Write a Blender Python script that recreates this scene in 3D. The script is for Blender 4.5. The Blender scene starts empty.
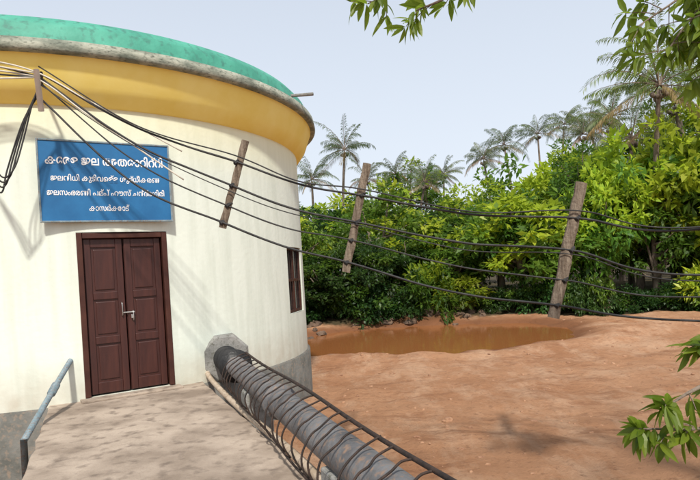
import bpy, bmesh, math, random
import numpy as np
from mathutils import Vector, Matrix, noise
random.seed(3); rng=np.random.default_rng(7)
S=bpy.context.scene
R=math.radians

# ------------------------------------------------------------ materials
def new_mat(name):
    m=bpy.data.materials.new(name); m.use_nodes=True
    nt=m.node_tree; b=nt.nodes['Principled BSDF']
    return m,nt,b
def rgb(c): return (c[0],c[1],c[2],1)
def noisy(name,c1,c2,scale=4,rough=.85,bump=.2,bscale=40,c3=None,detail=6,metal=0,bdist=.02,stretch=None,lo=.35,hi=.65,spec=.3):
    m,nt,b=new_mat(name); N=nt.nodes; L=nt.links
    tc=N.new('ShaderNodeTexCoord'); mp=N.new('ShaderNodeMapping'); L.new(tc.outputs['Object'],mp.inputs[0])
    if stretch: mp.inputs['Scale'].default_value=stretch
    n=N.new('ShaderNodeTexNoise'); n.inputs['Scale'].default_value=scale; n.inputs['Detail'].default_value=detail; n.inputs['Roughness'].default_value=.62
    L.new(mp.outputs[0],n.inputs[0])
    r=N.new('ShaderNodeValToRGB'); L.new(n.outputs[0],r.inputs[0])
    r.color_ramp.elements[0].position=lo; r.color_ramp.elements[1].position=hi
    r.color_ramp.elements[0].color=rgb(c1); r.color_ramp.elements[1].color=rgb(c2)
    out=r.outputs[0]
    if c3:
        n3=N.new('ShaderNodeTexNoise'); n3.inputs['Scale'].default_value=scale*6; n3.inputs['Detail'].default_value=5
        L.new(mp.outputs[0],n3.inputs[0])
        r3=N.new('ShaderNodeValToRGB'); r3.color_ramp.elements[0].position=.52; r3.color_ramp.elements[1].position=.72
        L.new(n3.outputs[0],r3.inputs[0])
        mx=N.new('ShaderNodeMixRGB'); L.new(r3.outputs[0],mx.inputs[0]); L.new(out,mx.inputs[1]); mx.inputs[2].default_value=rgb(c3); out=mx.outputs[0]
    L.new(out,b.inputs['Base Color'])
    b.inputs['Roughness'].default_value=rough; b.inputs['Metallic'].default_value=metal
    b.inputs['Specular IOR Level'].default_value=spec
    if bump:
        nb=N.new('ShaderNodeTexNoise'); nb.inputs['Scale'].default_value=bscale; nb.inputs['Detail'].default_value=5
        L.new(tc.outputs['Object'],nb.inputs[0])
        bp=N.new('ShaderNodeBump'); bp.inputs['Strength'].default_value=bump; bp.inputs['Distance'].default_value=bdist
        L.new(nb.outputs[0],bp.inputs['Height']); L.new(bp.outputs[0],b.inputs['Normal'])
    return m
def leafmat(name,c1,c2,trans=.35,tcol=None):
    m,nt,b=new_mat(name); N=nt.nodes; L=nt.links
    def math_(op,a,bb):
        n=N.new('ShaderNodeMath'); n.operation=op
        for i,x in enumerate((a,bb)):
            if x is None: continue
            if isinstance(x,(int,float)): n.inputs[i].default_value=x
            else: L.new(x,n.inputs[i])
        return n.outputs[0]
    g=N.new('ShaderNodeNewGeometry'); r=N.new('ShaderNodeValToRGB')
    L.new(g.outputs['Random Per Island'],r.inputs[0])
    r.color_ramp.elements[0].color=rgb(c1); r.color_ramp.elements[1].color=rgb(c2)
    at=N.new('ShaderNodeAttribute'); at.attribute_name='tone'
    oi=N.new('ShaderNodeObjectInfo'); hs=N.new('ShaderNodeHueSaturation')
    rnd=math_('FRACT',math_('ADD',at.outputs['Fac'],oi.outputs['Random']),None)
    mr=N.new('ShaderNodeMapRange'); mr.inputs[3].default_value=.55; mr.inputs[4].default_value=1.4
    mh=N.new('ShaderNodeMapRange'); mh.inputs[3].default_value=.47; mh.inputs[4].default_value=.512
    L.new(rnd,mr.inputs[0]); L.new(mr.outputs[0],hs.inputs['Value']); L.new(r.outputs[0],hs.inputs['Color'])
    L.new(math_('FRACT',math_('MULTIPLY',rnd,7.3),None),mh.inputs[0]); L.new(mh.outputs[0],hs.inputs['Hue'])
    L.new(hs.outputs[0],b.inputs['Base Color']); b.inputs['Roughness'].default_value=.45; b.inputs['Specular IOR Level'].default_value=.35
    t=N.new('ShaderNodeBsdfTranslucent'); t.inputs[0].default_value=rgb(tcol or [x*1.5 for x in c2])
    mx=N.new('ShaderNodeMixShader'); mx.inputs[0].default_value=trans
    L.new(b.outputs[0],mx.inputs[1]); L.new(t.outputs[0],mx.inputs[2]); L.new(mx.outputs[0],N['Material Output'].inputs[0])
    return m

def wall_mat():
    m,nt,b=new_mat('painted_plaster'); N=nt.nodes; L=nt.links
    tc=N.new('ShaderNodeTexCoord')
    mp=N.new('ShaderNodeMapping'); mp.inputs['Scale'].default_value=(5,5,.5); L.new(tc.outputs['Object'],mp.inputs[0])
    n=N.new('ShaderNodeTexNoise'); n.inputs['Scale'].default_value=1.5; n.inputs['Detail'].default_value=6; L.new(mp.outputs[0],n.inputs[0])
    r=N.new('ShaderNodeValToRGB'); r.color_ramp.elements[0].position=.34; r.color_ramp.elements[1].position=.6
    r.color_ramp.elements[0].color=(.60,.65,.57,1); r.color_ramp.elements[1].color=(.68,.73,.65,1); L.new(n.outputs[0],r.inputs[0])
    sx=N.new('ShaderNodeSeparateXYZ'); L.new(tc.outputs['Object'],sx.inputs[0])
    mr=N.new('ShaderNodeMapRange'); mr.inputs[1].default_value=0; mr.inputs[2].default_value=.6; mr.inputs[3].default_value=.8; mr.inputs[4].default_value=0
    L.new(sx.outputs[2],mr.inputs[0])
    n2=N.new('ShaderNodeTexNoise'); n2.inputs['Scale'].default_value=5; n2.inputs['Detail'].default_value=8; L.new(tc.outputs['Object'],n2.inputs[0])
    mu=N.new('ShaderNodeMath'); mu.operation='MULTIPLY'; L.new(mr.outputs[0],mu.inputs[0]); L.new(n2.outputs[0],mu.inputs[1])
    mx=N.new('ShaderNodeMixRGB'); L.new(mu.outputs[0],mx.inputs[0]); L.new(r.outputs[0],mx.inputs[1]); mx.inputs[2].default_value=(.38,.29,.20,1)
    mr2=N.new('ShaderNodeMapRange'); mr2.inputs[1].default_value=3.1; mr2.inputs[2].default_value=3.9; mr2.inputs[3].default_value=0; mr2.inputs[4].default_value=.6
    L.new(sx.outputs[2],mr2.inputs[0])
    mx2=N.new('ShaderNodeMixRGB'); L.new(mr2.outputs[0],mx2.inputs[0]); L.new(mx.outputs[0],mx2.inputs[1]); mx2.inputs[2].default_value=(.74,.70,.42,1)
    L.new(mx2.outputs[0],b.inputs['Base Color']); b.inputs['Roughness'].default_value=.8
    nb=N.new('ShaderNodeTexNoise'); nb.inputs['Scale'].default_value=14; nb.inputs['Detail'].default_value=6; L.new(tc.outputs['Object'],nb.inputs[0])
    bp=N.new('ShaderNodeBump'); bp.inputs['Strength'].default_value=.35; bp.inputs['Distance'].default_value=.01; L.new(nb.outputs[0],bp.inputs['Height']); L.new(bp.outputs[0],b.inputs['Normal'])
    return m
M_wall=wall_mat()
M_yellow=noisy('yellow_paint',(.84,.66,.16),(.88,.73,.24),1.5,.7,.15,20,bdist=.005)
M_fascia=noisy('weathered_fascia',(.13,.15,.12),(.38,.39,.32),3,.9,.3,30,c3=(.09,.10,.08),stretch=(1,1,2.5))
M_green=noisy('green_paint',(.05,.25,.18),(.08,.36,.26),2.0,.6,.2,20,c3=(.05,.18,.14))
M_plinth=noisy('cement_plinth',(.09,.09,.08),(.17,.165,.15),3,.9,.4,30,c3=(.22,.17,.13))
M_walk=noisy('walkway_concrete',(.225,.175,.135),(.40,.325,.26),1.1,.9,.5,45,c3=(.15,.115,.09),bdist=.012,lo=.38,hi=.6)
M_conc=noisy('concrete',(.18,.18,.17),(.31,.305,.285),4,.9,.4,40,c3=(.12,.12,.10))
M_door=noisy('door_maroon_paint',(.036,.010,.008),(.060,.017,.012),3,.42,.12,60,bdist=.004,stretch=(6,6,.6),spec=.5)
M_frame=noisy('door_frame_paint',(.045,.016,.012),(.075,.027,.018),3,.5,.1,60)
M_steel=noisy('latch_steel',(.4,.4,.38),(.6,.6,.58),8,.4,.05,60,metal=1)
M_blue=noisy('sign_blue_paint',(.010,.105,.265),(.016,.14,.33),2.5,.5,.05,30,spec=.4)
M_white=noisy('sign_white_paint',(.72,.74,.76),(.82,.82,.82),8,.6,0)
M_pipe=noisy('iron_pipe',(.075,.075,.08),(.16,.16,.165),4,.6,.3,30,c3=(.22,.15,.11),spec=.4)
M_black=noisy('black_coating',(.012,.012,.013),(.03,.03,.03),6,.45,.3,30)
M_pvc=noisy('pvc_pipe_dusty',(.36,.28,.20),(.52,.43,.34),5,.6,.1,40,c3=(.26,.19,.13))
M_rust=noisy('rusty_steel',(.015,.012,.011),(.05,.03,.022),12,.7,.3,60)
M_cable=noisy('cable_rubber',(.012,.012,.013),(.035,.033,.032),10,.55,0)
M_cable2=noisy('cable_pale',(.45,.42,.36),(.60,.56,.48),10,.6,0)
M_wood=noisy('weathered_wood',(.09,.065,.045),(.23,.185,.14),3,.85,.6,30,stretch=(9,9,.8),c3=(.07,.05,.037))
M_bark=noisy('bark',(.10,.075,.055),(.24,.19,.15),5,.9,.8,25,stretch=(1,1,.4),bdist=.03)
M_glass,_nt,_b=new_mat('window_glass'); _b.inputs['Base Color'].default_value=(.02,.025,.03,1); _b.inputs['Roughness'].default_value=.12
M_bluepipe=noisy('blue_grey_pipe',(.12,.18,.21),(.24,.30,.33),8,.5,.2,30,c3=(.2,.12,.08))
M_ins=noisy('white_insulator',(.6,.58,.53),(.76,.74,.70),6,.4,0)
M_rock=noisy('laterite_rock',(.22,.11,.065),(.38,.22,.13),6,.95,.6,20)
M_darkrock=noisy('bank_rock',(.06,.045,.035),(.17,.11,.075),3,.95,.6,12)
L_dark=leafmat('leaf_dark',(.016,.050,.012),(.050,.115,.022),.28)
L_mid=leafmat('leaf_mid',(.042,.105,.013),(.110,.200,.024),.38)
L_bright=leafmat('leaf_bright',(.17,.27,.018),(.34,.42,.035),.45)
L_palm=leafmat('palm_leaf',(.055,.10,.022),(.16,.20,.045),.35)
L_palmfar=leafmat('palm_leaf_hazed',(.075,.115,.050),(.15,.195,.080),.35)  # distance haze painted into far palms as a paler leaf colour
L_palmdry=leafmat('palm_leaf_dry',(.20,.14,.06),(.30,.22,.10),.2)
L_near=leafmat('mango_leaf',(.07,.15,.012),(.20,.29,.028),.42)

def ground_mat():
    m,nt,b=new_mat('laterite_soil'); N=nt.nodes; L=nt.links
    tc=N.new('ShaderNodeTexCoord')
    def nz(sc,d=8,rg=.6,st=None):
        n=N.new('ShaderNodeTexNoise'); n.inputs['Scale'].default_value=sc; n.inputs['Detail'].default_value=d; n.inputs['Roughness'].default_value=rg
        if st:
            mp=N.new('ShaderNodeMapping'); mp.inputs['Scale'].default_value=st; L.new(tc.outputs['Object'],mp.inputs[0]); L.new(mp.outputs[0],n.inputs[0])
        else: L.new(tc.outputs['Object'],n.inputs[0])
        return n.outputs[0]
    def ramp(f,a,b_,ca,cb):
        r=N.new('ShaderNodeValToRGB'); r.color_ramp.elements[0].position=a; r.color_ramp.elements[1].position=b_
        r.color_ramp.elements[0].color=rgb(ca); r.color_ramp.elements[1].color=rgb(cb); L.new(f,r.inputs[0]); return r.outputs[0]
    def mix(f,a,c,blend='MIX'):
        x=N.new('ShaderNodeMixRGB'); x.blend_type=blend
        L.new(f,x.inputs[0]); L.new(a,x.inputs[1])
        if isinstance(c,tuple): x.inputs[2].default_value=rgb(c)
        else: L.new(c,x.inputs[2])
        return x.outputs[0]
    base=ramp(nz(.35,8,.65),.35,.66,(.37,.180,.092),(.48,.265,.150))
    base=mix(ramp(nz(1.1,8,.72,(1,.45,1)),.47,.62,(0,0,0),(.8,.8,.8)),base,(.55,.345,.22))
    base=mix(ramp(nz(1.7,8,.78,(.5,1.3,1)),.52,.66,(0,0,0),(.8,.8,.8)),base,(.25,.115,.06))
    base=mix(ramp(nz(9,6,.75),.54,.68,(0,0,0),(.6,.6,.6)),base,(.19,.095,.055))
    at=N.new('ShaderNodeAttribute'); at.attribute_name='litter'
    ad=N.new('ShaderNodeMath'); ad.operation='ADD'; L.new(at.outputs['Fac'],ad.inputs[0])
    sb=N.new('ShaderNodeMath'); sb.operation='SUBTRACT'; L.new(nz(1.5),sb.inputs[0]); sb.inputs[1].default_value=.5; L.new(sb.outputs[0],ad.inputs[1])
    base=mix(ramp(ad.outputs[0],.35,.6,(0,0,0),(1,1,1)),base,(.07,.055,.03))
    at2=N.new('ShaderNodeAttribute'); at2.attribute_name='wet'
    base=mix(at2.outputs['Fac'],base,(.20,.085,.04))
    L.new(base,b.inputs['Base Color']); b.inputs['Roughness'].default_value=.95; b.inputs['Specular IOR Level'].default_value=.15
    bp=N.new('ShaderNodeBump'); bp.inputs['Strength'].default_value=1.0; bp.inputs['Distance'].default_value=.10
    L.new(nz(3.0,10,.80),bp.inputs['Height']); L.new(bp.outputs[0],b.inputs['Normal'])
    return m

# ------------------------------------------------------------ helpers
def link(o,parent=None):
    S.collection.objects.link(o)
    if parent:
        o.parent=parent; o.matrix_parent_inverse=Matrix.Translation(parent.location).inverted()
    return o
def empty(name,loc=(0,0,0)):
    e=bpy.data.objects.new(name,None); e.location=loc; e.empty_display_size=.3; S.collection.objects.link(e); return e
def mesh_obj(name,verts,faces,mats,parent=None,smooth=False,mi=None,loc=None):
    me=bpy.data.meshes.new(name); me.from_pydata([tuple(v) for v in verts],[],faces); 
    for m in (mats if isinstance(mats,list) else [mats]): me.materials.append(m)
    if mi is not None: me.polygons.foreach_set('material_index',np.array(mi,dtype=np.int32))
    if smooth: me.polygons.foreach_set('use_smooth',np.ones(len(me.polygons),dtype=bool))
    me.update(); o=bpy.data.objects.new(name,me)
    if loc: o.location=loc
    return link(o,parent)
def box(name,loc,dim,mat,parent=None,rz=0,bevel=.006,rot=None):
    bm=bmesh.new(); bmesh.ops.create_cube(bm,size=1); bmesh.ops.scale(bm,vec=dim,verts=bm.verts)
    if bevel: bmesh.ops.bevel(bm,geom=bm.edges[:],offset=bevel,segments=2,affect='EDGES',profile=.5)
    me=bpy.data.meshes.new(name); bm.to_mesh(me); bm.free(); me.materials.append(mat)
    o=bpy.data.objects.new(name,me); o.location=loc; o.rotation_euler=rot or (0,0,rz)
    return link(o,parent)
def tube(name,pts,rad,mat,parent=None,segs=12,cap=True,radii=None,ret=False):
    pts=[Vector(p) for p in pts]; n=len(pts); V=[];F=[]
    up=Vector((0,0,1)); prev=None
    for i,p in enumerate(pts):
        d=(pts[min(i+1,n-1)]-pts[max(i-1,0)]).normalized()
        if prev is None:
            a=d.cross(up) if abs(d.z)<.95 else d.cross(Vector((1,0,0)))
        else: a=prev-d*prev.dot(d)
        a.normalize(); prev=a; b=d.cross(a)
        r=radii[i] if radii else rad
        for k in range(segs):
            t=2*math.pi*k/segs; V.append(p+(a*math.cos(t)+b*math.sin(t))*r)
    for i in range(n-1):
        for k in range(segs):
            k2=(k+1)%segs; F.append((i*segs+k,i*segs+k2,(i+1)*segs+k2,(i+1)*segs+k))
    if cap:
        F.append(tuple(range(segs))); F.append(tuple(range((n-1)*segs,n*segs)))
    if ret: return V,F
    o=mesh_obj(name,V,F,mat,parent,smooth=True)
    return o
def catmull(P,n=12):
    P=[Vector(p) for p in P]; Q=[P[0]*2-P[1]]+P+[P[-1]*2-P[-2]]; out=[]
    for i in range(1,len(Q)-2):
        p0,p1,p2,p3=Q[i-1:i+3]
        for k in range(n):
            t=k/n; out.append(.5*((2*p1)+(-p0+p2)*t+(2*p0-5*p1+4*p2-p3)*t*t+(-p0+3*p1-3*p2+p3)*t**3))
    out.append(P[-1]); return out
def lathe(name,C,prof,mat,parent,n=180):
    V=[];F=[];k=len(prof)
    for i in range(n):
        a=R(360*i/n)
        for r,z in prof: V.append((C[0]+r*math.cos(a),C[1]+r*math.sin(a),z))
    for i in range(n):
        j=(i+1)%n
        for q in range(k-1): F.append((i*k+q,j*k+q,j*k+q+1,i*k+q+1))
    return mesh_obj(name,V,F,mat,parent,smooth=True)

# ------------------------------------------------------------ pump house
C=(-5.46,11.46); RW=4.45; GZ=-.92
house=empty('round_pump_house',(C[0],C[1],GZ))
DA=-58.0; DH=math.degrees(math.asin(.585/RW)); DZ0,DZ1=.03,2.23
WA=-9.0; WH=math.degrees(math.asin(.5/RW)); WZ0,WZ1=.78,2.02
angs=set(float(a) for a in range(-180,180,2))
angs={a for a in angs if abs(a-(DA-DH))>.8 and abs(a-(DA+DH))>.8 and abs(a-(WA-WH))>.8 and abs(a-(WA+WH))>.8}
angs|={DA-DH,DA+DH,WA-WH,WA+WH}; angs=sorted(angs); zs=[-.03,DZ0,WZ0,1.4,WZ1,DZ1,3.0,3.92]
V=[];F=[];nz_=len(zs);na=len(angs)
for a in angs:
    for z in zs: V.append((C[0]+RW*math.cos(R(a)),C[1]+RW*math.sin(R(a)),z))
for i in range(na):
    j=(i+1)%na; am=(angs[i]+(angs[j] if j else 180))/2
    for q in range(nz_-1):
        zm=(zs[q]+zs[q+1])/2
        if abs(am-DA)<DH and DZ0<zm<DZ1: continue
        if abs(am-WA)<WH and WZ0<zm<WZ1: continue
        F.append((i*nz_+q,j*nz_+q,j*nz_+q+1,i*nz_+q+1))
mesh_obj('wall',V,F,M_wall,house,smooth=True)
def reveal(name,A,H,z0,z1,depth,mat):
    V=[];F=[]
    for a in (A-H,A+H):
        o=Vector((C[0]+RW*math.cos(R(a)),C[1]+RW*math.sin(R(a)),0)); n=Vector((math.cos(R(A)),math.sin(R(A)),0))
        i=o-n*depth
        for p in (o,i):
            for z in (z0,z1): V.append((p.x,p.y,z))
    F=[(0,1,3,2),(4,6,7,5),(1,5,7,3),(0,2,6,4)]
    mesh_obj(name,V,F,mat,house)
reveal('door_reveal',DA,DH,DZ0,DZ1,.22,M_wall); reveal('window_reveal',WA,WH,WZ0,WZ1,.2,M_wall)
lathe('plinth',C,[(RW+.05,-1.4),(RW+.05,-.06),(RW+.0,-.03)],M_plinth,house)
lathe('soffit_band',C,[(RW-.02,3.90),(RW+.05,3.92),(RW+.20,4.12),(RW+.33,4.47)],M_yellow,house)
lathe('roof_fascia',C,[(RW+.30,4.46),(RW+.40,4.46),(RW+.43,4.49),(RW+.41,4.62),(RW+.22,4.66)],M_fascia,house)
lathe('green_dome_roof',C,[(RW+.27,4.65),(RW+.25,4.86),(RW+.12,5.0),(RW-.6,5.16),(RW-1.8,5.35),(RW-3.2,5.47),(.01,5.52)],M_green,house)
tube('roof_spout',[(C[0]+(RW+.0)*math.cos(R(-15)),C[1]+(RW)*math.sin(R(-15)),4.78),(C[0]+(RW+.68)*math.cos(R(-15)),C[1]+(RW+.68)*math.sin(R(-15)),4.74)],.03,M_conc,house)
# door
nD=Vector((math.cos(R(DA)),math.sin(R(DA)),0)); tD=Vector((-nD.y,nD.x,0)); rzD=R(DA+90); Cv=Vector((C[0],C[1],0))
door=empty('double_door',tuple(Cv+nD*4.35)); 
def dl(u,d,z): 
    p=Cv+nD*(4.345+d)+tD*u; return (p.x,p.y,z)
def dbox(nm,u,d,z,du,dd,dz,mat,bev=.006): return box(nm,dl(u,d,z),(du,dd,dz),mat,door,rzD,bev)
hw=.57; zc=(DZ0+DZ1)/2
dbox('frame_left',-hw+.02,.03,zc,.07,.10,DZ1-DZ0-.01,M_frame); dbox('frame_right',hw-.02,.03,zc,.07,.10,DZ1-DZ0-.01,M_frame)
dbox('frame_head',0,.031,DZ1-.045,2*hw-.12,.10,.07,M_frame)
lw=(2*hw-.12)/2
for sgn,nm in ((-1,'left'),(1,'right')):
    uc=sgn*(lw/2+.001); zb,zt=DZ0+.02,DZ1-.085; 
    dbox(f'leaf_{nm}_board',uc,-.02,(zb+zt)/2,lw-.012,.025,zt-zb,M_door,.003)
    for us in (-1,1): dbox(f'leaf_{nm}_stile',uc+us*(lw/2-.055),.0,(zb+zt)/2,.085,.03,zt-zb-.004,M_door,.006)
    for zz,h in ((zb+.08,.15),(zb+.72,.10),(zb+1.32,.10),(zt-.06,.11)): dbox(f'leaf_{nm}_rail',uc,.001,zz,lw-.20,.028,h,M_door,.006)
    for z0,z1 in ((zb+.155,zb+.67),(zb+.77,zb+1.27),(zb+1.37,zt-.115)):
        dbox(f'leaf_{nm}_panel',uc,-.006,(z0+z1)/2,lw-.26,.022,(z1-z0)-.06,M_door,.010)
dbox('latch_bar',0.02,.03,1.12,.17,.012,.018,M_steel,.004)
tube('handle_left',catmull([dl(-.06,.02,1.26),dl(-.06,.05,1.24),dl(-.06,.05,1.10),dl(-.06,.02,1.08)],5),.008,M_steel,door,8)
tube('handle_right',catmull([dl(.08,.02,1.0),dl(.08,.05,1.02),dl(.08,.05,1.12),dl(.08,.02,1.14)],5),.008,M_steel,door,8)
dbox('padlock',0.07,.045,1.06,.04,.02,.05,M_steel,.006)
dbox('door_sill',0,.10,.014,1.30,.34,.03,M_walk,.008)
door.parent=house; door.matrix_parent_inverse=Matrix.Translation(house.location).inverted()
# window
nW=Vector((math.cos(R(WA)),math.sin(R(WA)),0)); tW=Vector((-nW.y,nW.x,0)); rzW=R(WA+90)
def wbox(nm,u,d,z,du,dd,dz,mat):
    p=Cv+nW*(4.37+d)+tW*u; box(nm,(p.x,p.y,z),(du,dd,dz),mat,house,rzW,.004)
wz=(WZ0+WZ1)/2; wbox('window_glass',0,-.03,wz,.98,.01,1.22,M_glass)
for u in (-.47,0,.47): wbox('window_frame_stile',u,.0,wz,.05,.05,1.22,M_frame)
for z in (WZ0+.03,WZ1-.03,wz): wbox('window_frame_rail',0,.003,z,.88,.05,.05,M_frame)
for u in (-.3,-.15,.15,.3): wbox('window_bar',u,.03,wz,.012,.012,1.2,M_rust)

# ------------------------------------------------------------ signboard
SA=-60.1; nS=Vector((math.cos(R(SA)),math.sin(R(SA)),0)); tS=Vector((-nS.y,nS.x,0)); rzS=R(SA+90)
sc=Cv+nS*(RW+.045); sc.z=2.90
sign=empty('signboard',tuple(sc))
def sp(u,d,z): p=sc+tS*u+nS*d; return (p.x,p.y,sc.z+z)
box('sign_panel',sp(0,0,0),(1.64,.02,1.06),M_blue,sign,rzS,.003)
for u in (-.815,.815): box('sign_frame_side',sp(u,.004,0),(.022,.034,1.082),M_bluepipe,sign,rzS,.003)
for z in (-.53,.53): box('sign_frame_edge',sp(0,.004,z),(1.606,.034,.022),M_bluepipe,sign,rzS,.003)
lines=[('കേരള ജല അതോറിറ്റി',.18,.25,1.46),('ജലനിധി കുടിവെള്ള ശുദ്ധീകരണ',.115,.035,1.36),('ജലസംഭരണി പമ്പ് ഹൗസ് ചന്ദ്രഗിരി',.115,-.155,1.46),('കാസർകോട്',.115,-.36,.50)]
for i,(t,sz,z,w) in enumerate(lines):
    cu=bpy.data.curves.new(f'lettering_{i}','FONT'); cu.body=t; cu.size=sz; cu.align_x='CENTER'; cu.extrude=.0015; cu.offset=.0035 if i==0 else .0014
    o=bpy.data.objects.new(f'lettering_{i}',cu); cu.materials.append(M_white); link(o)
    bpy.context.view_layer.update(); wd=o.dimensions.x
    s=w/wd if wd>.05 else 1
    o.scale=(s,min(1.15,max(.9,s)),1)
    o.rotation_euler=(R(90),0,rzS); o.location=sp(0,.013,z-.03)
    o.parent=sign; o.matrix_parent_inverse=Matrix.Translation(sign.location).inverted()

# ------------------------------------------------------------ walkway
u_=Vector((-.42,.907,0)).normalized(); v_=Vector((.907,.42,0)).normalized()
def W(v,s,z): p=v_*v+u_*s; return Vector((p.x,p.y,z))
wk=empty('concrete_walkway',tuple(W(.4,0,0)))
def slab(nm,v0,v1,s0,s1,z0,z1,mat,jit=.012,n=70):
    V=[];F=[]
    for i in range(n+1):
        s=s0+(s1-s0)*i/n
        j1=noise.noise(Vector((s*3,1,0)))*jit; j2=noise.noise(Vector((s*3,9,0)))*jit
        for v,z in ((v0+j1,z0),(v0+j1,z1-.015),(v0+j1+.015,z1),(v1+j2-.015,z1),(v1+j2,z1-.015),(v1+j2,z0)): V.append(W(v,s,z))
    for i in range(n):
        for q in range(6): q2=(q+1)%6; F.append((i*6+q,i*6+q2,(i+1)*6+q2,(i+1)*6+q))
    F.append(tuple(range(6))); F.append(tuple(range(n*6,n*6+6)))
    return mesh_obj(nm,V,F,mat,wk)
slab('deck',-.6,1.4,-4,8.9,-.16,0,M_walk,.03)
slab('side_wall_left',-.50,-.30,-4,8.4,-1.3,-.163,M_plinth)
slab('side_wall_right',1.1,1.3,-4,8.9,-1.3,-.163,M_plinth)

# ------------------------------------------------------------ big pipe
A=Vector((-2.03,8.60,.30)); B=Vector((.09,3.20,.28)); d=(B-A).normalized(); side=Vector((-d.y,d.x,0)).normalized(); side=side if side.x>0 else -side
pipe=empty('water_main_pipe',tuple(A))
tube('pipe_barrel',[A-d*.3,A+d*3,A+d*6,A+d*12],.135,M_pipe,pipe,32)
tube('pipe_coupling',[A-d*.2,A+d*.95],.19,M_black,pipe,32); tube('pipe_flange',[A+d*.95,A+d*1.02],.225,M_black,pipe,32)
for s in (3.4,7.2): tube('pipe_joint',[A+d*s,A+d*(s+.10)],.165,M_pipe,pipe,32)
V=[];F=[]
for k,(off,rr) in enumerate(((-.45,.38),(.10,.38),(.14,.34))):
    for i in range(8):
        a=R(22.5+45*i); p=A+d*off+side*rr*math.cos(a)+Vector((0,0,1))*rr*math.sin(a); V.append(p)
for k in range(2):
    for i in range(8): F.append((k*8+i,k*8+(i+1)%8,k*8+8+(i+1)%8,k*8+8+i))
F.append(tuple(range(16,24))); mesh_obj('concrete_collar',V,F,M_conc,pipe)
for s in (2.3,5.3,8.3): 
    p=A+d*s; box('pipe_support',(p.x,p.y,-.40),(.34,.3,1.2),M_conc,pipe,math.atan2(d.y,d.x),.015)
tube('pvc_pipe',catmull([W(1.50,8.75,.20),W(1.47,8.3,.07),W(1.43,6.5,.03),W(1.41,4.5,.038),W(1.34,2,.04),W(1.38,-2,.04)],10),.036,M_pvc,None,16)
cage=empty('steel_bar_cage',tuple(A+d*2))
def cp(s,ang,r): a=R(ang); return A+d*s+side*r*math.cos(a)+Vector((0,0,1))*r*math.sin(a)
tube('top_rail',[cp(s,66,.225+.01*math.sin(s*2)) for s in np.linspace(1.3,8,30)],.015,M_rust,cage,8)
tube('bottom_rail',[cp(s,222,.28+.012*math.sin(s*3)) for s in np.linspace(1.3,8,30)],.010,M_rust,cage,8)
s=1.32;i=0
while s<8:
    lean=.06*math.sin(i*1.7)+.10
    pts=[cp(s+lean*(k/8),66+(224-66)*k/8,(.225,.195,.175,.175,.195,.225,.25,.27,.28)[k]+random.uniform(-.008,.008)) for k in range(9)]
    tube(f'hoop_{i}',catmull(pts,3),.0075,M_rust,cage,6); s+=.225+random.uniform(-.03,.03); i+=1
rail=empty('blue_service_pipe',(-3.6,6.6,0))
tube('pipe_run',[(-3.76,7.35,.55),(-3.70,7.0,.42),(-3.54,6.05,.05),(-3.50,5.8,-.05)],.034,M_bluepipe,rail,14)
tube('pipe_drop',[(-3.50,5.80,-.03),(-3.50,5.79,-1.0)],.034,M_bluepipe,rail,14)
tube('pipe_socket',[(-3.665,6.79,.34),(-3.635,6.62,.27)],.048,M_bluepipe,rail,14)

# ------------------------------------------------------------ cables
cab=empty('overhead_cables',(-3.6,6.8,4))
cables={'a':[(-3.63,6.8,4.12),(-2.45,6.7,3.36),(-1.28,6.6,2.865),(-.55,6.55,2.56),(.17,6.5,2.373),(1.4,6.35,2.06),(2.53,6.2,1.932),(3.75,6.0,1.72),(7.4,5.4,1.95)],
'b':[(-3.62,6.8,4.06),(-2.5,6.7,3.18),(-1.348,6.6,2.597),(-.62,6.55,2.27),(.094,6.5,2.063),(1.3,6.35,1.74),(2.446,6.2,1.583),(3.72,6.0,1.229),(7.4,5.4,1.3)],
'c':[(-3.62,6.8,4.0),(-2.5,6.7,2.96),(-1.41,6.6,2.365),(-.70,6.55,2.04),(.02,6.5,1.859),(1.2,6.35,1.48),(2.35,6.2,1.256),(3.70,6.0,.99),(7.4,5.4,1.0)],
'd':[(-3.63,6.8,3.8),(-2.55,6.7,2.72),(-1.49,6.6,2.17),(-.76,6.55,1.83),(-.05,6.5,1.607),(1.1,6.35,1.20),(2.25,6.2,.984),(3.69,6.0,.74),(7.4,5.4,.7)]}
for k,p in cables.items():
    pts=catmull(p,14); rs=[(.0125 if k!='c' else .009)*(1+.12*noise.noise(q*3)) for q in pts]
    tube(f'cable_{k}',[q+Vector((0,0,.012*noise.noise(q*1.6+Vector((ord(k),0,0))))) for q in pts],.017,M_cable,cab,8,radii=rs)
tube('cable_e',catmull([(x,y-.03,z+.05+.03*math.sin(x*3)) for x,y,z in cables['a']],14),.008,M_cable,cab,8)
tube('cable_f',catmull([(x,y-.03,z-.06+.03*math.sin(x*2.3+1)) for x,y,z in cables['b']],14),.006,M_cable,cab,8)
for i,(z0,z1,z2) in enumerate(((4.30,4.22,3.1),(4.18,4.16,2.75),(4.42,4.30,3.45))):
    tube(f'service_wire_{i}',catmull([(-7.2,5.6,z0+.1),(-5.2,6.2,z0-.02),(-3.9,6.75,z1),(-3.0,6.75,z1-(z1-z2)*.45),(-2.0,6.9,z2)],10) if i<2 else catmull([(-7.2,5.7,4.5),(-5.2,6.2,4.33),(-3.63,6.8,4.12)],10),.010,M_cable2,cab,6)
for i in range(4):
    o_=.07*i
    tube(f'feeder_{i}',catmull([(-7.0,5.8,4.22+o_*.8),(-5.0,6.35,4.05+o_),(-4.2,6.65,4.05+o_*.8),(-3.63,6.8,4.08)],10),.011,M_cable if i%2 else M_cable2,cab,6)
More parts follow.
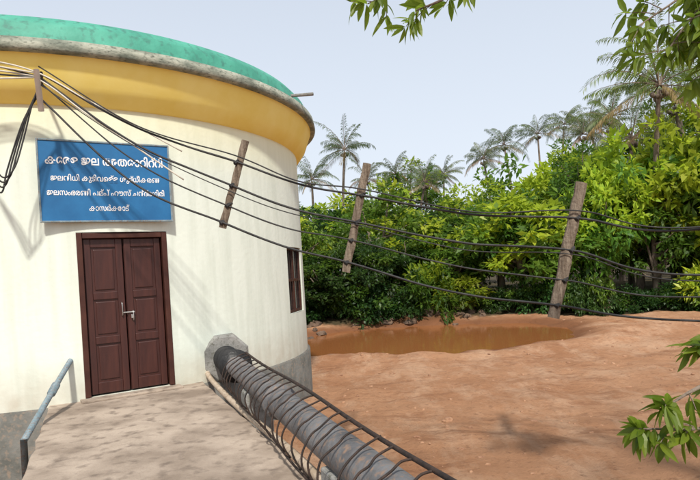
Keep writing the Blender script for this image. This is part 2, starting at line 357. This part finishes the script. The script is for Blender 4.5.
for i in range(4):
    dx=.07*i
    tube(f'slack_loop_{i}',catmull([(-3.63,6.79,4.0-.03*i),(-3.72-dx*.6,6.75,3.75-dx),(-3.83-dx,6.7,3.3-dx*1.6),(-3.90-dx*.7,6.6,2.95-dx*1.2),(-4.02-dx*.3,6.55,2.85-dx*.7),(-4.15,6.5,3.15-dx),(-4.4,6.35,3.7)],10),.010,M_cable,cab,6)
tube('bracket_arm',[(-3.63,6.82,4.14),(-4.0,7.5,4.1)],.02,M_rust,cab,8)
tube('insulator_tube',[(-3.66,6.77,4.16),(-3.63,6.77,3.66)],.034,M_ins,cab,14)
def stick(nm,top,bot,w,t,seed):
    top=Vector(top);bot=Vector(bot); n=12; V=[];F=[]; ax_=(top-bot).normalized(); a=Vector((1,0,0)); a=(a-ax_*a.dot(ax_)).normalized(); b=ax_.cross(a)
    for i in range(n+1):
        p=bot.lerp(top,i/n)+a*noise.noise(Vector((seed,i*.4,0)))*.02
        k=1+.22*noise.noise(Vector((seed+5,i*.5,2)))
        for q in range(8):
            an=2*math.pi*(q+.5)/8; V.append(p+a*w*k*math.cos(an)*.54+b*t*k*math.sin(an)*.54)
    for i in range(n):
        for q in range(8): q2=(q+1)%8; F.append((i*8+q,i*8+q2,i*8+8+q2,i*8+8+q))
    F.append(tuple(range(8)));F.append(tuple(range(n*8,n*8+8)))
    return mesh_obj(nm,V,F,M_wood)
stick('wooden_cable_spacer',(-1.165,6.63,3.118),(-1.497,6.63,2.10),.085,.05,1)
stick('wooden_cable_spacer.001',(.25,6.53,2.741),(-.07,6.53,1.49),.095,.06,4)
stick('wooden_cable_spacer.002',(2.61,6.24,2.327),(2.21,6.24,.841),.125,.08,8)
ties=[]
for k,p in cables.items():
    for q in (2,4,6):
        x,y,z=p[q]; V_,F_=tube('',[(x-.02,y-.01,z-.02),(x+.035,y+.04,z+.03)],.024,None,ret=True,segs=8); 
        off=sum(len(t[0]) for t in ties); ties.append((V_,[tuple(v+off for v in f) for f in F_]))
mesh_obj('tie_wraps',sum([t[0] for t in ties],[]),sum([t[1] for t in ties],[]),M_cable,cab)
pole=empty('utility_pole',(7.4,5.4,GZ))
tube('pole_shaft',[(7.4,5.45,-1.2),(7.4,5.45,5)],.13,M_wood,pole,16,radii=[.15,.11])
box('crossarm',(7.4,5.40,4.4),(.08,1.2,.10),M_wood,pole)

# ------------------------------------------------------------ ground & pond
def sm(a,b,x): t=min(1,max(0,(x-a)/(b-a))); return t*t*(3-2*t)
PX,PY,PRX,PRY=2.2,20.2,5.6,4.2
def pondd(x,y):
    n=.16*noise.noise(Vector((x*.35,y*.35,3)))+.07*noise.noise(Vector((x*1.3,y*1.3,7)))
    return math.sqrt(((x-PX)/PRX)**2+((y-PY)/PRY)**2)+n
def gh(x,y):
    z=GZ
    z+=.09*noise.noise(Vector((x*.35,y*.35,0)))+.065*noise.noise(Vector((x*1.1,y*1.1,4)))+.04*noise.noise(Vector((x*3.3,y*3.3,1)))
    pd=pondd(x,y)
    z-=.42*(1-sm(.72,1.12,pd))
    z+=.07*math.exp(-((pd-1.25)/.12)**2)
    z+=.55*sm(24.0,26.5,y+.8*noise.noise(Vector((x*.4,2,0))))
    z+=.30*math.exp(-((y-(17.2+.15*(x-9)))/1.3)**2)*sm(6,9.5,x)
    if y<14: z-= .06*sm(3,9,x)*(1-sm(10,14,y))
    return z
def axis(lo,hi,st,far):
    a=list(np.arange(lo,hi+1e-6,st)); s=st; x=lo; l=[]
    while x>-far: s*=1.35; x-=s; l.append(x)
    s=st; x=hi; r=[]
    while x<far: s*=1.35; x+=s; r.append(x)
    return l[::-1]+a+r
xs=axis(-4,19,.12,900); ys=axis(1,29,.12,900); nx=len(xs)
V=[];F=[];lit=[];wet=[]
for y in ys:
    for x in xs:
        V.append((x,y,gh(x,y)))
        edge=24.3 if x<7 else 24.3-(x-7)*.42
        lit.append(sm(edge-.8,edge+1.2,y)); wet.append(.95*(1-sm(1.0,1.22,pondd(x,y))))
for j in range(len(ys)-1):
    for i in range(nx-1): F.append((j*nx+i,j*nx+i+1,(j+1)*nx+i+1,(j+1)*nx+i))
g=mesh_obj('ground',V,F,ground_mat(),smooth=True)
for nm,dat in (('litter',lit),('wet',wet)):
    at=g.data.attributes.new(nm,'FLOAT','POINT'); at.data.foreach_set('value',np.array(dat,dtype=np.float32))
M_water,nt,b=new_mat('muddy_water'); b.inputs['Base Color'].default_value=(.25,.095,.032,1); b.inputs['Roughness'].default_value=.08; b.inputs['IOR'].default_value=1.33
tcw=nt.nodes.new('ShaderNodeTexCoord'); nw=nt.nodes.new('ShaderNodeTexNoise'); nw.inputs['Scale'].default_value=5; bpw=nt.nodes.new('ShaderNodeBump'); bpw.inputs['Strength'].default_value=.2; bpw.inputs['Distance'].default_value=.02
nt.links.new(tcw.outputs['Object'],nw.inputs[0]); nt.links.new(nw.outputs[0],bpw.inputs['Height']); nt.links.new(bpw.outputs[0],b.inputs['Normal'])
mesh_obj('pond_water',[(PX+PRX*1.25*math.cos(t),PY+PRY*1.25*math.sin(t),GZ-.14) for t in np.linspace(0,2*math.pi,64,endpoint=False)],[tuple(range(64))],M_water)

def rocks(nm,items,mat):
    V=[];F=[]
    bm=bmesh.new(); bmesh.ops.create_icosphere(bm,subdivisions=2,radius=1); bv=[v.co.copy() for v in bm.verts]; bf=[tuple(v.index for v in f.verts) for f in bm.faces]; bm.free()
    for (x,y,z,r) in items:
        o=len(V); sd=random.uniform(0,99); sc_=(random.uniform(.7,1.4),random.uniform(.7,1.4),random.uniform(.4,.8))
        for c in bv:
            k=r*(1+.5*noise.noise(c*1.3+Vector((sd,0,0)))); V.append((x+c.x*k*sc_[0],y+c.y*k*sc_[1],z+c.z*k*sc_[2]))
        F+= [tuple(i+o for i in f) for f in bf]
    return mesh_obj(nm,V,F,mat)
it=[]
for _ in range(1300):
    y=random.uniform(3,22); x=random.uniform(-1.5,13)
    if pondd(x,y)<1.05: continue
    if noise.noise(Vector((x*.6,y*.4,9)))<.0 and random.random()<.8: continue
    it.append((x,y,gh(x,y),random.choice([.01,.015,.02,.03,.04])))
for cx,cy,n in ((2.3,9.0,6),(7.0,13,14),(10.5,17.3,30),(5.5,8,6)):
    for _ in range(n):
        x=random.gauss(cx,.8);y=random.gauss(cy,.6); it.append((x,y,gh(x,y)-.01,random.uniform(.02,.07)))
rocks('soil_clods',it,M_rock)
it=[]
for _ in range(30):
    x=random.uniform(-4,7); y=24.9+random.gauss(0,.5); it.append((x,y,gh(x,y)+.0,random.uniform(.08,.24)))
for _ in range(20):
    x=random.uniform(-2.6,-.6); y=random.uniform(20.5,24.5); it.append((x,y,gh(x,y)+.03,random.uniform(.08,.34)))
rocks('bank_rocks',it,M_darkrock)

# ------------------------------------------------------------ foliage
def raw(Vn,mi,extra):
    n=len(Vn); ev,ef,em=extra
    co=Vn.reshape(-1,3)
    if len(ev): co=np.concatenate([co,np.array([tuple(x) for x in ev])])
    lens=np.array([4]*n+[len(f) for f in ef]); idx=list(range(n*4))
    for f in ef: idx+=[q+n*4 for q in f]
    return co,lens,np.array(idx),np.concatenate([np.array(mi),np.full(len(ef),em)])
def build(name,parts,mats):
    cos=[];ls=[];ix=[];ms=[];tn=[];off=0
    for (co,l,i_,m_),M3,loc,t in parts:
        cos.append(co@M3.T+loc); ls.append(l); ix.append(i_+off); ms.append(m_); tn.append(np.full(len(l),t)); off+=len(co)
    co=np.concatenate(cos);l=np.concatenate(ls);i_=np.concatenate(ix)
    me=bpy.data.meshes.new(name); me.vertices.add(len(co)); me.vertices.foreach_set('co',co.astype(np.float32).ravel())
    me.loops.add(len(i_)); me.loops.foreach_set('vertex_index',i_.astype(np.int32))
    me.polygons.add(len(l)); me.polygons.foreach_set('loop_start',np.concatenate([[0],np.cumsum(l)[:-1]]).astype(np.int32))
    for m in mats: me.materials.append(m)
    me.polygons.foreach_set('material_index',np.concatenate(ms).astype(np.int32)); me.update(calc_edges=True)
    at=me.attributes.new('tone','FLOAT','FACE'); at.data.foreach_set('value',np.concatenate(tn).astype(np.float32))
    o=bpy.data.objects.new(name,me); return link(o)
def leaves(cent,length,width,outward,rg,droop=.3):
    n=len(cent); dirv=outward+rg.normal(0,.8,(n,3)); dirv[:,2]-=droop; dirv/=np.linalg.norm(dirv,axis=1)[:,None]
    up=rg.normal(0,.5,(n,3))+np.array([0,0,1]); sd=np.cross(dirv,up); sd/=np.linalg.norm(sd,axis=1)[:,None]+1e-6
    L_=(length*rg.uniform(.6,1.3,n))[:,None]; W_=(width*rg.uniform(.7,1.2,n))[:,None]; nr=np.cross(sd,dirv)
    a=cent; b=cent+dirv*L_*.5+sd*W_*.5+nr*W_*.12; c=cent+dirv*L_-nr*L_*.12; d_=cent+dirv*L_*.5-sd*W_*.5+nr*W_*.12
    return np.stack([a,b,c,d_],1)
FM=[L_dark,L_mid,L_bright,M_bark]
def tree_t(rad,zc_,ncl,nl,ll,lw_,mats,seed,trunk=True,clr=.42,low=-.75,hollow=.35):
    rg=np.random.default_rng(seed); cs=[]
    while len(cs)<ncl:
        p=rg.normal(0,1,3); p/=np.linalg.norm(p)
        if p[2]<low: continue
        rr=rg.uniform(hollow,1.0)**.6*(1+.55*noise.noise(Vector(p*2.1)+Vector((seed,0,0))))
        cs.append(p*rr*np.array(rad)+np.array([0,0,zc_]))
    cs=np.array(cs); allq=[];mi=[]
    for c in cs:
        k=int(nl*rg.uniform(.5,1.4)); cr=clr*rg.uniform(.6,1.35)
        o=rg.normal(0,1,(k,3)); o/=np.linalg.norm(o,axis=1)[:,None]; o*=rg.uniform(.2,1,(k,1))**.5
        pos=c+o*cr*np.array([1.15,1.15,.75]); outw=o*.7+(c-np.array([0,0,zc_]))/max(rad)*.6
        # undergrowth shade put into leaf colour: darker material more often low in crown
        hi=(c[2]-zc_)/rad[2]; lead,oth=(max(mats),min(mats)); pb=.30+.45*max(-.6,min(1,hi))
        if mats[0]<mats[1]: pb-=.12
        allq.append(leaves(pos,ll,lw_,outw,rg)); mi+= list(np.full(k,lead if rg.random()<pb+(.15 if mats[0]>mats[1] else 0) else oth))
    ev=[];ef=[]
    def addt(pts,r):
        v,f=tube('',pts,0,None,ret=True,segs=7,radii=r); o=len(ev); ev.extend(v); ef.extend([tuple(q+o for q in ff) for ff in f])
    tr=max(.08,rad[0]*.07)
    if trunk:
        top=Vector((rg.normal(0,.2),rg.normal(0,.2),zc_)); addt([(0,0,-.5),(.05,.05,zc_*.4),top],[tr*1.5,tr,tr*.6])
        for c in cs[::max(1,ncl//14)]:
            c=Vector(c); s0=Vector((0,0,zc_*.35)).lerp(top,random.random()); m_=s0.lerp(c,.5)+Vector((0,0,-.15)); addt([s0,m_,c],[tr*.5,tr*.3,tr*.1])
    return raw(np.concatenate(allq),mi,(ev,ef,3))
TM={
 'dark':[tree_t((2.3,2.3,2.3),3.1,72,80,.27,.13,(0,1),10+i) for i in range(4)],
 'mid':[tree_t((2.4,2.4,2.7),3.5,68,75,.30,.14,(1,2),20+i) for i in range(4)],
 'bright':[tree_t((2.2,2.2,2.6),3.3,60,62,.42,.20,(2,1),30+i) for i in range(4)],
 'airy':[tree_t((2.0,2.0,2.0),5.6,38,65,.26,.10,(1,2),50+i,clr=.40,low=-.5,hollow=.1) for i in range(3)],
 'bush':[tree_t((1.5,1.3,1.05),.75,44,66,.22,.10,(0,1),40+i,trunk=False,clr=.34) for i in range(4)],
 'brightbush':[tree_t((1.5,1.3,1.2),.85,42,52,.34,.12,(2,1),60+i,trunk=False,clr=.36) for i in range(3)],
}
parts=[]
def put(kind,x,y,s,sz=None):
    a=random.uniform(0,6.28); c_,s_=math.cos(a),math.sin(a)
    M3=np.array([[c_,-s_,0],[s_,c_,0],[0,0,1]])@np.diag([s,s,sz or s])
    parts.append((random.choice(TM[kind]),M3,np.array([x,y,gh(x,y)-.05]),random.random()))
x=-9
while x<8.5:
    put('dark' if random.random()<.68 else 'mid',x,26.6+random.uniform(-.9,1.4),random.uniform(.65,1.0),random.uniform(.52,.90)); x+=random.uniform(1.6,2.4)
x=7.8
while x<24:
    y=24.0-(x-8)*.12+random.uniform(0,1.8)
    put(random.choice(['bright','mid','bright','mid']),x,y,random.uniform(.7,1.15),random.uniform(.7,1.05)+.025*max(0,x-10)); x+=random.uniform(1.5,2.2)
x=-7
while x<22:
    y=25.2+random.uniform(-.3,.5) if x<7 else 25.0-(x-7)*.40+random.uniform(-.3,.5)
    put('bush' if random.random()<.75 or x<2 else 'brightbush',x,y,random.uniform(.5,1.0),random.uniform(.5,1.1)); x+=random.uniform(.9,1.5)
for row,(y0,s0,k) in enumerate(((30,1.15,3.6),(38,1.45,4.6),(52,2.05,6.5))):
    x=-10-row*5
    while x<28+row*12:
        kind=random.choice(['dark','mid','dark','airy'] if x<y0*.30 else ['mid','bright','dark','mid','airy'])
        hmul=.84 if x/y0<.33 else .98
        if x/y0>.48: hmul=1.2
        put(kind,x,y0+random.uniform(-1.5,2.5),s0*random.uniform(.85,1.15),s0*hmul*random.uniform(.66,1.12)*(.85 if kind=='airy' else 1)); x+=k*random.uniform(.65,1.1)
for x,y,s,sz in ((13.2,25.8,1.05,1.2),(15.2,24.8,1.15,1.32),(17.3,25.5,1.2,1.45),(19.5,24.5,1.2,1.5)): put('bright',x,y,s,sz)
for x,y,s,sz in ((11.3,27.5,1.0,1.0),(16.3,27.5,1.2,1.25)): put('airy',x,y,s,sz)
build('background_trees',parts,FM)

def palm(name,x,y,crown_z,fl,seed):
    rg=np.random.default_rng(seed); z0=gh(x,y); h=crown_z-z0; quads=[];mi=[]
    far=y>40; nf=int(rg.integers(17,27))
    ln=rg.uniform(-.15,.15,2)*h; top=Vector((ln[0],ln[1],h)); ev=[];ef=[]
    pts=[Vector((ln[0]*t*t,ln[1]*t*t,h*t-.2)) for t in np.linspace(0,1,16)]
    v,f=tube('',pts,0,None,ret=True,segs=9,radii=[.17-.08*t+(.08 if t==0 else 0)+.008*(i%2) for i,t in enumerate(np.linspace(0,1,16))]); ev+=v; ef+=f
    wind=rg.uniform(-.25,.25)
    for i in range(nf):
        az=i*2.399+rg.uniform(-.5,.5); el=R(82-rg.uniform(95,125)*(i/nf)+rg.uniform(-14,14)); L0=fl*rg.uniform(.7,1.2); dry= i>=nf-3
        P=[];p=top.copy(); e=el; N=26; bend=rg.uniform(.55,1.3)
        for k in range(N+1):
            P.append(p.copy()); hd=Vector((math.cos(az)*math.cos(e)+wind*k/N,math.sin(az)*math.cos(e),math.sin(e))); p=p+hd*(L0/N); e-=(.018+.075*(k/N))*bend*(1.0 if el>-.2 else .5)
            e=max(e,-1.45)
        v,f=tube('',P[::5],0,None,ret=True,segs=4,radii=[.035,.028,.02,.014,.01,.006][:len(P[::5])]); o=len(ev); ev+=v; ef+=[tuple(q+o for q in ff) for ff in f]
        tw=rg.uniform(-.9,.9); hang=rg.uniform(.15,.8)
        for k in range(4,N):
            for sub in (0,.5):
                if rg.random()<.08: continue
                c=P[k].lerp(P[k+1],sub); T=(P[k+1]-P[k]).normalized(); sd=T.cross(Vector((0,0,1)))
                if sd.length<.01: continue
                sd.normalize(); sd=(Matrix.Rotation(tw,3,T)@sd); t=(k+sub)/N
                LL=.21*fl*math.sin(math.pi*(.14+.78*t))**.7*rg.uniform(.65,1.15)
                for sg in (-1,1):
                    dr=(sd*sg*.75+T*.8+Vector((0,0,-1))*(hang+rg.uniform(-.15,.3))).normalized(); m_=c+dr*LL*.5; tip=c+dr*LL*.85+Vector((0,0,-1))*LL*.3
                    wv=T*.028*(fl/3)
                    quads.append([tuple(c-wv),tuple(m_-wv*.8),tuple(tip),tuple(m_+wv*.8)]); mi.append(1 if dry else 0)
    for k in range(8):
        a=k*.8; c=top+Vector((.28*math.cos(a),.28*math.sin(a),-.35-.1*(k%3)))
        bm=bmesh.new(); bmesh.ops.create_icosphere(bm,subdivisions=1,radius=.13); o=len(ev); ev+=[q.co+c for q in bm.verts]; ef+=[tuple(q.index+o for q in ff.verts) for ff in bm.faces]; bm.free()
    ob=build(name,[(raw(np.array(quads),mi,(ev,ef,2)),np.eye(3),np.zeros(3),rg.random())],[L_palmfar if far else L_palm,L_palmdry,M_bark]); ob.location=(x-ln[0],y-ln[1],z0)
PL=[(13.9,24.5,8.8,3.3),(17.1,60,14.0,3.2),(21.8,63,15.6,3.1),(13.6,55,11.7,2.8),(0,47,11.7,2.9),(4.6,52,10.2,2.7),(8.6,62,11.0,2.9),(18.2,38,10.9,2.9),(19.4,30,10.2,3.1),(20.5,48,12.0,2.9),(-3.2,52,10.2,2.7),(25.5,58,15,3.2),(15.9,31,7.9,2.8),(2.4,66,12.2,2.9),(16.6,28,8.9,2.8),(11.5,66,12.2,2.7),(26,66,17.2,3.1),(30,64,16.0,3.2),(6.7,48,8.7,2.5)]
for i,(x,y,z,fl) in enumerate(PL): palm('coconut_palm' if i==0 else f'coconut_palm.{i:03d}',x,y,z,fl,100+i)

# near broadleaf tree standing right of the camera; its branch tips enter the view
def near_tree():
    rg=random.Random(5); V=[];F=[];mi=[]
    def addt(pts,r,segs=8):
        v,f=tube('',pts,0,None,ret=True,segs=segs,radii=r); o=len(V); V.extend(v); F.extend([tuple(q+o for q in ff) for ff in f]); mi.extend([1]*len(f))
    def leaf(p,dr,L_,W_):
        dr=dr.normalized(); s_=dr.cross(Vector((rg.gauss(0,.7),rg.gauss(0,.7),1))).normalized(); n_=s_.cross(dr)
        o=len(V); prof=((0,.02),(.15,.30),(.4,.5),(.65,.44),(.87,.2),(1,.0))
        for t,w in prof:
            c=p+dr*L_*t-n_*L_*.22*t*t*(1 if n_.z>0 else -1)
            V.append(c-s_*W_*w+n_*W_*w*.3); V.append(c); V.append(c+s_*W_*w+n_*W_*w*.3)
        for k in range(len(prof)-1):
            a=o+k*3; F.append((a,a+1,a+4,a+3)); F.append((a+1,a+2,a+5,a+4)); mi.extend([0,0])
    def whorl(p,dr,n,L_,W_,droop=.5):
        for i in range(n):
            a=i*2.4+rg.uniform(-.3,.3); e1=dr.cross(Vector((.3,.2,1))).normalized(); e2=dr.cross(e1)
            leaf(p+dr*rg.uniform(-.09,.02),dr*rg.uniform(.2,1.0)+(e1*math.cos(a)+e2*math.sin(a))*1.0+Vector((0,0,-droop)),L_*rg.uniform(.6,1.15),W_*rg.uniform(.8,1.15))
    def branch(pts,r0,r1,twigs,L_,W_,n=6,droop=.5,tl=.22):
        P=catmull(pts,8); N=len(P); addt(P,[r0+(r1-r0)*i/(N-1) for i in range(N)])
        for k in range(twigs):
            i=int(N*(.45+.55*k/max(1,twigs-1)))-1; i=max(1,min(N-2,i)); T=(P[i+1]-P[i-1]).normalized()
            dr=(T*.7+Vector((rg.gauss(0,.6),rg.gauss(0,.6),rg.gauss(-.1,.5)))).normalized(); e=P[i]+dr*tl*rg.uniform(.6,1.3)
            addt([P[i],P[i].lerp(e,.5)+Vector((0,0,.01)),e],[r1*.9,r1*.7,r1*.5],5); whorl(e,dr,n,L_,W_,droop)
        T=(P[-1]-P[-3]).normalized(); whorl(P[-1],T,n+1,L_,W_,droop)
    fork=Vector((4.1,2.4,1.6))
    addt([Vector((4.3,2.3,-1.1)),Vector((4.25,2.35,.2)),fork,Vector((4.0,2.6,3.2)),Vector((3.7,2.7,5.0))],[.22,.17,.14,.11,.06],12)
    branch([Vector((4.2,2.35,.9)),(3.1,2.9,1.05),(2.35,3.1,.90),(1.95,3.2,.72),(1.72,3.2,.60)],.03,.005,8,.16,.046,8,.35,.13)
    branch([Vector((3.1,2.9,1.05)),(2.5,3.3,1.12),(2.15,3.3,1.02),(1.98,3.25,.92)],.02,.005,7,.15,.042,8,.4,.11)
    branch([Vector((3.1,2.9,1.0)),(2.4,3.0,.65),(1.95,3.15,.50),(1.58,3.2,.50)],.02,.005,9,.16,.046,8,.3,.14)
    branch([Vector((4.0,2.6,3.0)),(3.4,3.4,3.5),(2.95,3.9,3.42),(2.60,4.0,3.22),(2.32,4.0,2.90)],.03,.005,15,.17,.046,9,.5,.20)
    branch([Vector((3.4,3.4,3.5)),(3.0,3.8,3.65),(2.6,4.1,3.4),(2.20,4.1,3.16)],.02,.005,13,.16,.044,9,.55,.2)
    branch([Vector((3.4,3.4,3.5)),(3.05,3.8,3.3),(2.8,4.0,3.0),(2.60,4.0,2.72)],.02,.005,12,.16,.044,9,.55,.18)
    branch([Vector((3.4,3.4,3.5)),(3.0,3.7,3.4),(2.7,3.9,3.2),(2.45,3.9,3.10)],.02,.005,10,.16,.044,9,.5,.2)
    branch([Vector((3.8,2.8,4.0)),(2.4,3.2,3.95),(1.3,3.4,3.5),(.75,3.5,3.20),(.50,3.5,3.10)],.03,.004,6,.14,.036,8,.35,.13)
    branch([Vector((1.3,3.4,3.5)),(.8,3.5,3.38),(.45,3.5,3.26),(.20,3.5,3.16)],.012,.004,5,.14,.036,8,.4,.12)
    for k in range(14):
        a=rg.uniform(-2.2,1.0); L0=rg.uniform(1.2,2.2); z=rg.uniform(2.8,5.2); s0=Vector((3.9,2.6,z*.8+.2))
        e=s0+Vector((math.cos(a)*L0,math.sin(a)*L0,rg.uniform(.2,1.2))); branch([s0,s0.lerp(e,.5)+Vector((0,0,.2)),e],.03,.007,6,.18,.04,6,.5,.3)
    return mesh_obj('broadleaf_tree',V,F,[L_near,M_bark],smooth=False,mi=mi)
near_tree()

# ------------------------------------------------------------ camera, sky, sun
cam=bpy.data.cameras.new('camera'); co=bpy.data.objects.new('camera',cam); S.collection.objects.link(co)
cam.lens=28.8; cam.sensor_width=36; cam.clip_start=.05; cam.clip_end=3000; cam.shift_y=.0443; cam.shift_x=-.0027
co.matrix_world=Matrix.Translation((0,0,1.5))@Matrix.Rotation(R(90),4,'X')@Matrix.Rotation(R(-3.5),4,'Z')
S.camera=co
sd=Vector((.08,-.70,.82)).normalized(); el=math.asin(sd.z); az=math.atan2(sd.x,sd.y)
sun=bpy.data.lights.new('sun','SUN'); so=bpy.data.objects.new('sun',sun); S.collection.objects.link(so)
sun.energy=4.5; sun.angle=R(3.0); sun.color=(1,.95,.86); so.rotation_euler=sd.to_track_quat('Z','Y').to_euler()
w=bpy.data.worlds.new('World'); S.world=w; w.use_nodes=True; nt=w.node_tree; N=nt.nodes; L=nt.links
sk=N.new('ShaderNodeTexSky'); sk.sky_type='NISHITA'; sk.sun_disc=False; sk.sun_elevation=el; sk.sun_rotation=az
sk.air_density=1.0; sk.dust_density=3; sk.ozone_density=1.0
# tropical haze: whitens the sky, most strongly towards the horizon
tc=N.new('ShaderNodeTexCoord'); sx=N.new('ShaderNodeSeparateXYZ'); L.new(tc.outputs['Generated'],sx.inputs[0])
mr=N.new('ShaderNodeMapRange'); mr.inputs[1].default_value=0; mr.inputs[2].default_value=.6; mr.inputs[3].default_value=.98; mr.inputs[4].default_value=.62; L.new(sx.outputs[2],mr.inputs[0])
mx=N.new('ShaderNodeMixRGB'); L.new(mr.outputs[0],mx.inputs[0]); L.new(sk.outputs[0],mx.inputs[1]); mx.inputs[2].default_value=(6.2,6.7,7.4,1)
bg=N['Background']; L.new(mx.outputs[0],bg.inputs[0]); bg.inputs[1].default_value=.138
S.view_settings.view_transform='Standard'; S.view_settings.look='None'; S.view_settings.exposure=0
